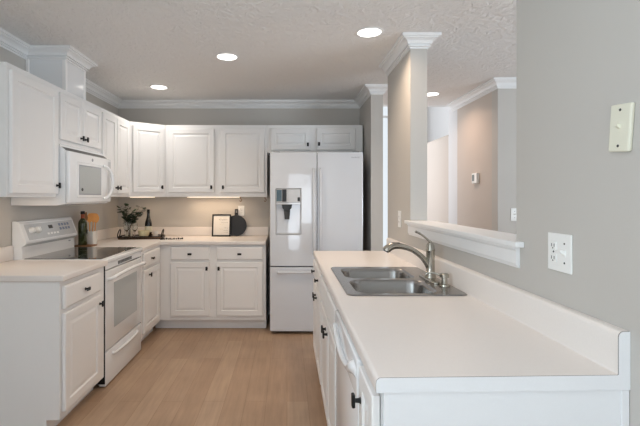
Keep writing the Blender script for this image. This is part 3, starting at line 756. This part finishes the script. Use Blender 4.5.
t = plate('wall_plate', 'cream single light switch plate high on the right wall', 'light switch', (WR, 1.106, 1.549), -PI / 2, 0.069, 0.122, M_cream, th=0.012, bev=0.004)
t.rotation_euler = (0, math.radians(5), -PI / 2)
toggle(t, 0.0, M_cream)
for dz in (-0.046, 0.046):
    screw(t, (0, -0.012, dz), (0, -1, 0), 0.004)
t = plate('wall_plate', 'white outlet plate on the kitchen side of the column', 'outlet', (WR, 3.295, 1.205), -PI / 2, 0.075, 0.125, M_plate)
receptacle(t, 0.0)
t = plate('wall_plate', 'white switch plate on the end wall of the next room, seen past the pass-through', 'light switch', (2.18, 4.12, 1.207), 0, 0.075, 0.120, M_plate)
toggle(t, 0.0, M_plate)
t = plate('wall_plate', 'white outlet plate on the back wall behind the round black board', 'outlet', (-0.535, WB, 1.215), 0, 0.075, 0.118, M_plate)
receptacle(t, 0.0)
t = thing('thermostat', 'small white thermostat with dark display on the beige wall of the next room', 'thermostat', (HX, 4.58, 1.575), (0, 0, -PI / 2))
obj('housing', B(-0.062, 0.062, -0.028, -0.0005, -0.055, 0.055, bev=0.006), M_plate, t)
obj('display', B(-0.046, 0.0, -0.030, -0.027, -0.030, 0.038, bev=0.001), M_lcd, t)

# ------------------------------------------------------------------ downlights
def can(x, y, label, power=38, col=(1.0, 0.78, 0.58)):
    t = thing('recessed_downlight', label, 'ceiling light', (x, y, ZC), group='recessed ceiling downlights')
    bm = bmesh.new(); lathe(bm, [(0.096, -0.0005), (0.096, -0.004), (0.090, -0.006), (0.081, -0.005), (0.078, -0.0005)], 0, 0, 32, cap=False)
    obj('trim_ring', bm, M_trim, t, smooth_angle=40)
    bm = bmesh.new(); lathe(bm, [(0.0775, -0.0005), (0.077, -0.003), (0.0, -0.0032)], 0, 0, 32); obj('lens', bm, M_can, t)
    l = bpy.data.lights.new('downlight', 'AREA'); l.shape = 'DISK'; l.size = 0.12; l.energy = power; l.color = col; l.spread = 2.5
    lo = bpy.data.objects.new('downlight_beam', l); COL.objects.link(lo); lo.parent = t; lo.location = (0, 0, -0.010)
    return t
can(0.564, 2.94, 'round recessed ceiling light in front of the column, nearest the camera', 5.65)
can(-0.4815, 3.451, 'round recessed ceiling light, the middle one over the kitchen floor', 5.65)
can(-1.309, 4.397, 'round recessed ceiling light near the corner of the wall cabinets', 2.9, (1, .94, .87))
can(1.575, 4.695, 'round recessed ceiling light in the next room, half hidden by the column', 4.1, (1, .71, .53))

can(-0.45, 1.0, 'unseen recessed ceiling light added above the camera for fill', 2.8, (.9, .88, 1))  # out-of-view fill lamp in downlight form, added for general brightness

# ------------------------------------------------------------------ under-cabinet lights
def ucl(label, loc, rotz, ln, power):
    t = thing('undercabinet_light', label, 'light', loc, (0, 0, rotz))
    obj('housing', B(-ln / 2, ln / 2, -0.030, 0.030, -0.014, -0.0005, bev=0.003), M_plate, t)
    obj('lens', B(-ln / 2 + 0.01, ln / 2 - 0.01, -0.022, 0.022, -0.017, -0.014, bev=0.001), M_ucl, t)
    l = bpy.data.lights.new('undercabinet_glow', 'AREA'); l.shape = 'RECTANGLE'; l.size = ln * 0.9; l.size_y = 0.04; l.energy = power; l.color = (1.0, 0.72, 0.48)
    lo = bpy.data.objects.new('undercabinet_glow', l); COL.objects.link(lo); lo.parent = t; lo.location = (0, 0, -0.0185)
ucl('slim light bar under the wide wall cabinet on the back wall', (-0.83, 4.86, UZ0 + 0.012), 0, 0.60, 1.42)
ucl('slim light bar under the angled corner wall cabinet', (-1.60, 4.76, UZ0 + 0.012), ang, 0.28, 0.4)
ucl('slim light bar under the wall cabinet nearest the camera', (-1.76, 2.79, UZ0 + 0.0155), PI / 2, 0.36, 0.35)
# cup hooks under the wall cabinet
for x, lb in ((-0.518, 'small metal hook under the wall cabinet, above the outlet'), (-0.245, 'small metal hook under the wall cabinet, beside the refrigerator')):
    bm = bmesh.new()
    tube(bm, smooth_path([(0, 0, -0.0005), (0, 0, -0.018), (0.012, 0, -0.030), (0.010, 0, -0.046), (-0.004, 0, -0.050), (-0.011, 0, -0.040)]), 0.0035, 8)
    o = obj('cup_hook', bm, M_wood2, None, loc=(x, 4.80, UZ0), smooth=True); tag(o, lb, 'hook', 'hooks under the wall cabinet')

# ------------------------------------------------------------------ things on the worktops
# oil bottle, crock of utensils on a small board
Z = CT + 0.001
o = obj('serving_board', B(-0.07, 0.10, -0.055, 0.070, 0.0, 0.012, bev=0.004), M_wood2, None, loc=(-1.87, 3.945, Z)); tag(o, 'small wooden board under the green bottle beside the range', 'board')
ZB = Z + 0.013
t = thing('oil_bottle', 'tall green glass bottle with orange neck band and black cap, behind the range', 'bottle', (-1.872, 3.94, ZB))
bm = bmesh.new(); lathe(bm, [(0.036, 0), (0.039, 0.004), (0.039, 0.195), (0.036, 0.212), (0.024, 0.232), (0.0155, 0.246), (0.0145, 0.285)], 0, 0, 24); obj('glass_body', bm, M_green_glass, t, smooth_angle=50)
bm = bmesh.new(); lathe(bm, [(0.0165, 0.243), (0.0160, 0.283)], 0, 0, 20); obj('neck_band', bm, M_orange, t, smooth_angle=40)
bm = bmesh.new(); lathe(bm, [(0.0185, 0.282), (0.0185, 0.306), (0.016, 0.309), (0.0, 0.309)], 0, 0, 20); obj('cap', bm, M_black, t, smooth_angle=40)
bm = bmesh.new(); box(bm, 0.0385, 0.0405, -0.012, 0.012, 0.10, 0.14); obj('tag', bm, M_black, t)
t = thing('utensil_crock', 'white square ceramic crock beside the green bottle', 'crock', (-1.858, 4.075, Z))
bm = bmesh.new()
prev = None
for (s, z) in ((0.084, 0), (0.088, 0.004), (0.090, 0.130), (0.081, 0.130), (0.079, 0.010)):
    v = [bm.verts.new((x, y, z)) for x, y in rrect(0, 0, s, s, 0.012, 3)]
    if prev:
        for i in range(len(v)): bm.faces.new((prev[i], prev[(i + 1) % len(v)], v[(i + 1) % len(v)], v[i]))
    else: bm.faces.new(v[::-1])
    prev = v
bm.faces.new(prev); obj('pot', bm, M_marble, t, smooth_angle=40)
def utensil(name, label, dx, dy, ex, ey, L, kind, m):
    t = thing(name, label, 'utensil', (-1.858 + dx, 4.075 + dy, Z + 0.012), group='wooden utensils in the crock')
    d = Vector((ex, ey, 1)).normalized(); p1 = d * (L * 0.70)
    bm = bmesh.new(); tube(bm, [(0, 0, 0), p1 * 0.5, p1], [0.006, 0.005, 0.0055], 8); obj('handle', bm, m, t, smooth=True)
    bm = bmesh.new(); side = Vector((0.6, 0.8, 0)); side = (side - d * side.dot(d)).normalized(); nrm = d.cross(side)
    ring = []
    wdt = {'spoon': 0.031, 'spatula': 0.029, 'fork': 0.024}[kind]
    for k in range(9):
        s = k / 8
        hw = wdt * math.sin(PI * (0.12 + 0.80 * s)) if kind == 'spoon' else wdt * min(1.0, 0.3 + 2.2 * s)
        ring.append([bm.verts.new(p1 + d * (L * 0.30 * s - 0.004) + side * hw * a + nrm * b * 0.004) for a, b in ((-1, 0), (0, -1), (1, 0), (0, 1))])
    for a, b in zip(ring, ring[1:]):
        for i in range(4): bm.faces.new((a[i], a[(i + 1) % 4], b[(i + 1) % 4], b[i]))
    bm.faces.new(ring[0][::-1]); bm.faces.new(ring[-1]); obj('blade', bm, m, t, smooth_angle=60)
utensil('wooden_spatula', 'wooden spatula leaning left out of the crock, behind the bottle neck', -0.024, 0.018, -0.03, -0.32, 0.31, 'spatula', M_wood2)
utensil('wooden_spoon', 'wide pale wooden spoon upright in the middle of the crock', -0.010, 0.0, 0.01, -0.04, 0.29, 'spoon', M_wood)
utensil('wooden_spatula', 'pale wooden spatula leaning slightly right in the crock', 0.006, 0.010, 0.01, 0.10, 0.29, 'spatula', M_wood)
utensil('wooden_spoon', 'pale wooden spoon leaning furthest right out of the crock', 0.028, -0.004, 0.0, 0.22, 0.29, 'spoon', M_wood)

# tray in the corner
TX, TY, TR = -1.585, 4.70, 0.10
t = thing('serving_tray', 'long wooden tray with black iron ring handles in the counter corner', 'tray', (TX, TY, Z), (0, 0, TR))
obj('base', B(-0.225, 0.225, -0.11, 0.11, 0.0, 0.014, bev=0.004), M_wood2, t)
bm = bmesh.new()
tube(bm, [(x, y, 0.026) for x, y in rrect(0, 0, 0.455, 0.225, 0.03, 5)], 0.007, 8, closed=True)
tube(bm, [(x, y, 0.010) for x, y in rrect(0, 0, 0.455, 0.225, 0.03, 5)], 0.005, 8, closed=True)
obj('iron_rail', bm, M_black, t, smooth=True)
for s in (-1, 1):
    bm = bmesh.new()
    tube(bm, [(s * 0.228 + 0.010 * math.sin(a), 0.045 * math.cos(a) - 0.05, 0.058 + 0.044 * math.sin(a)) for a in [2 * PI * k / 24 for k in range(24)]], 0.0055, 8, closed=True)
    obj('handle', bm, M_black, t, smooth=True)
def tl(x, y, z=0.015):
    c, s = math.cos(TR), math.sin(TR); return (TX + c * x - s * y, TY + s * x + c * y, Z + z)
# vase of eucalyptus
t = thing('eucalyptus_vase', 'clear glass vase of dark green eucalyptus stems on the left of the tray', 'vase of greenery', tl(-0.150, 0.045))
bm = bmesh.new(); lathe(bm, [(0.038, 0), (0.042, 0.004), (0.050, 0.06), (0.046, 0.12), (0.036, 0.155), (0.040, 0.175), (0.0375, 0.175), (0.034, 0.155), (0.043, 0.12), (0.047, 0.06), (0.039, 0.008), (0.0, 0.007)], 0, 0, 24)
obj('vase', bm, M_glass, t, smooth_angle=50)
stems = [(-0.095, -0.02, 0.325), (-0.055, 0.03, 0.35), (0.0, -0.03, 0.315), (0.03, 0.02, 0.285), (-0.06, 0.02, 0.27), (0.09, -0.01, 0.27), (0.125, -0.02, 0.335), (0.150, 0.01, 0.30), (-0.08, 0.0, 0.28), (0.12, 0.02, 0.27), (0.10, 0.03, 0.24), (-0.02, -0.05, 0.25)]
for sx_, sy_, hh in stems:
    P = smooth_path([(random.uniform(-0.015, 0.015), random.uniform(-0.015, 0.015), 0.012), (sx_ * 0.15, sy_ * 0.15, 0.12), (sx_ * 0.45, sy_ * 0.5, hh * 0.68), (sx_, sy_, hh)], 5)
    bm = bmesh.new(); tube(bm, P, 0.0018, 6); st = obj('stem', bm, M_stem, t, smooth=True)
    bm = bmesh.new()
    for k, p in enumerate(P[7:]):
        for q in range(2):
            a = random.uniform(0, 2 * PI); d = Vector((math.cos(a), math.sin(a) * 0.8, random.uniform(-0.3, 0.7))).normalized()
            L = random.uniform(0.032, 0.050); sd_ = d.cross(Vector((random.uniform(-.4, .4), random.uniform(-.4, .4), 1))).normalized(); nn = d.cross(sd_)
            c = p + d * (L * 0.55 + 0.004); hw = L * 0.42
            top = [bm.verts.new(c + d * (L * 0.5) * math.cos(2 * PI * i / 8) + sd_ * hw * math.sin(2 * PI * i / 8)) for i in range(8)]
            u = bm.verts.new(c + nn * 0.003); lo_ = bm.verts.new(c - nn * 0.0005)
            for i in range(8):
                bm.faces.new((top[i], top[(i + 1) % 8], u)); bm.faces.new((top[(i + 1) % 8], top[i], lo_))
    obj('leaves', bm, M_leaf, st)
# two stemmed glasses
for gx, gy, lb in ((-0.145, -0.062, 'clear wine glass on the tray, left of the pair before the vase'), (-0.062, -0.058, 'clear wine glass on the tray, right of the pair before the vase')):
    bm = bmesh.new(); lathe(bm, [(0.030, 0), (0.029, 0.003), (0.004, 0.008), (0.0035, 0.060), (0.012, 0.070), (0.028, 0.090), (0.032, 0.115), (0.027, 0.155), (0.0255, 0.155), (0.030, 0.115), (0.026, 0.092), (0.008, 0.074), (0.0, 0.072)], 0, 0, 22)
    o = obj('wine_glass', bm, M_glass, None, loc=tl(gx, gy), smooth_angle=50); tag(o, lb, 'glass', 'wine glasses on the tray')
# dark bottle and patterned bowl
t = thing('wine_bottle', 'dark bottle with a long neck standing on the right part of the tray', 'bottle', tl(0.055, 0.060))
bm = bmesh.new(); lathe(bm, [(0.034, 0), (0.038, 0.004), (0.038, 0.130), (0.034, 0.165), (0.021, 0.205), (0.0145, 0.235), (0.0135, 0.290)], 0, 0, 24); obj('glass_body', bm, M_blk_glass, t, smooth_angle=50)
bm = bmesh.new(); lathe(bm, [(0.0155, 0.258), (0.0160, 0.296), (0.0145, 0.300), (0.0, 0.300)], 0, 0, 20); obj('foil', bm, M_black, t, smooth_angle=40)
bm = bmesh.new(); lathe(bm, [(0.0388, 0.05), (0.0388, 0.115)], 0, 0, 24, cap=False); obj('paper_label', bm, M_label, t, smooth_angle=40)
bm = bmesh.new(); lathe(bm, [(0.035, 0), (0.037, 0.005), (0.054, 0.030), (0.062, 0.075), (0.059, 0.075), (0.051, 0.032), (0.030, 0.010), (0.0, 0.009)], 0, 0, 28)
o = obj('patterned_bowl', bm, M_floral, None, loc=tl(0.030, -0.044), smooth_angle=50); tag(o, 'small cream patterned bowl on the tray in front of the dark bottle', 'bowl')
bm = bmesh.new(); lathe(bm, [(0.026, 0), (0.028, 0.004), (0.030, 0.062), (0.027, 0.062), (0.025, 0.008), (0.0, 0.007)], 0, 0, 24)
o = obj('ceramic_cup', bm, M_marble, None, loc=tl(0.135, 0.045), smooth_angle=50); tag(o, 'small white cup on the tray, right of the dark bottle', 'cup')
# black bead garland lying from the tray onto the worktop
t = thing('bead_garland', 'string of black wooden beads trailing over the worktop right of the tray', 'beads', (TX + 0.205, TY - 0.13, Z + 0.008))
gp = smooth_path([(0.04, -0.012, 0.0), (0.05, -0.03, 0.0), (0.07, -0.02, 0.0), (0.11, 0.0, 0.0), (0.16, -0.01, 0.0), (0.21, 0.02, 0.0), (0.26, 0.03, 0.0)], 5)
bm = bmesh.new(); tube(bm, gp, 0.002, 6); obj('cord', bm, M_black, t)
for i in range(0, len(gp), 2):
    bm = bmesh.new(); r_ = 0.0095 if i % 4 else 0.0075
    lathe(bm, [(r_ * math.sin(PI * k / 8), -r_ * math.cos(PI * k / 8) + (r_ - 0.0078)) for k in range(9)], gp[i].x, gp[i].y, 12)
    obj('bead', bm, M_black, t, smooth=True)

# framed print
s = 430 / 4.93
t = thing('framed_print', 'small black-framed print with handwriting leaning against the backsplash', 'picture', (-0.755, 4.935, Z), (math.radians(-10), 0, 0))
w_, h_ = 0.215, 0.255
bm = bmesh.new()
for a in ((-w_ / 2, w_ / 2, 0, 0.015), (-w_ / 2, w_ / 2, h_ - 0.015, h_)): box(bm, a[0], a[1], -0.012, 0.004, a[2], a[3], bev=0.001)
for a in ((-w_ / 2, -w_ / 2 + 0.015), (w_ / 2 - 0.015, w_ / 2)): box(bm, a[0], a[1], -0.012, 0.004, 0.0, h_, bev=0.001)
obj('frame', bm, M_black, t)
pp = obj('paper', B(-w_ / 2 + 0.014, w_ / 2 - 0.014, -0.004, 0.002, 0.014, h_ - 0.014), M_paper, t)
def scribble(x0, x1, z, amp, m, n=26, r=0.0014):
    bm = bmesh.new(); rnd = random.Random(int(z * 1000))
    pts = [(x0 + (x1 - x0) * k / n + 0.003 * math.sin(k * 2.1), -0.0048, z + amp * math.sin(k * 1.9) * rnd.uniform(0.4, 1)) for k in range(n + 1)]
    tube(bm, smooth_path(pts, 3), r, 4, flat=0.4); obj('writing', bm, m, pp)
scribble(-0.030, 0.065, 0.195, 0.014, M_ink); scribble(-0.005, 0.075, 0.160, 0.008, M_ink, 18); scribble(-0.025, 0.030, 0.140, 0.006, M_gold, 14)
scribble(-0.02, 0.02, 0.085, 0.006, M_gold, 10); scribble(0.030, 0.080, 0.100, 0.004, M_ink, 12); scribble(0.025, 0.080, 0.070, 0.004, M_ink, 12); scribble(0.025, 0.080, 0.048, 0.004, M_ink, 12)
# round black board leaning behind the frame
t = thing('round_serving_board', 'round black serving board with a short handle leaning behind the framed print', 'board', (-0.590, 4.972, Z), (math.radians(-9), 0, 0))
bm = bmesh.new(); R_ = 0.122
circ = [(R_ * math.sin(a), R_ - R_ * math.cos(a)) for a in [2 * PI * k / 48 for k in range(48)]]
prism(bm, circ, lambda u, v, s: (u, s, v), -0.006, 0.006); obj('disc', bm, M_slate, t, smooth_angle=40)
bm = bmesh.new(); box(bm, -0.019, -0.008, -0.0055, 0.0055, 0.235, 0.312, bev=0.002); box(bm, 0.008, 0.019, -0.0055, 0.0055, 0.235, 0.312, bev=0.002)
box(bm, -0.019, 0.019, -0.0055, 0.0055, 0.300, 0.316, bev=0.002); box(bm, -0.019, 0.019, -0.0055, 0.0055, 0.228, 0.272, bev=0.002); obj('handle', bm, M_slate, t)
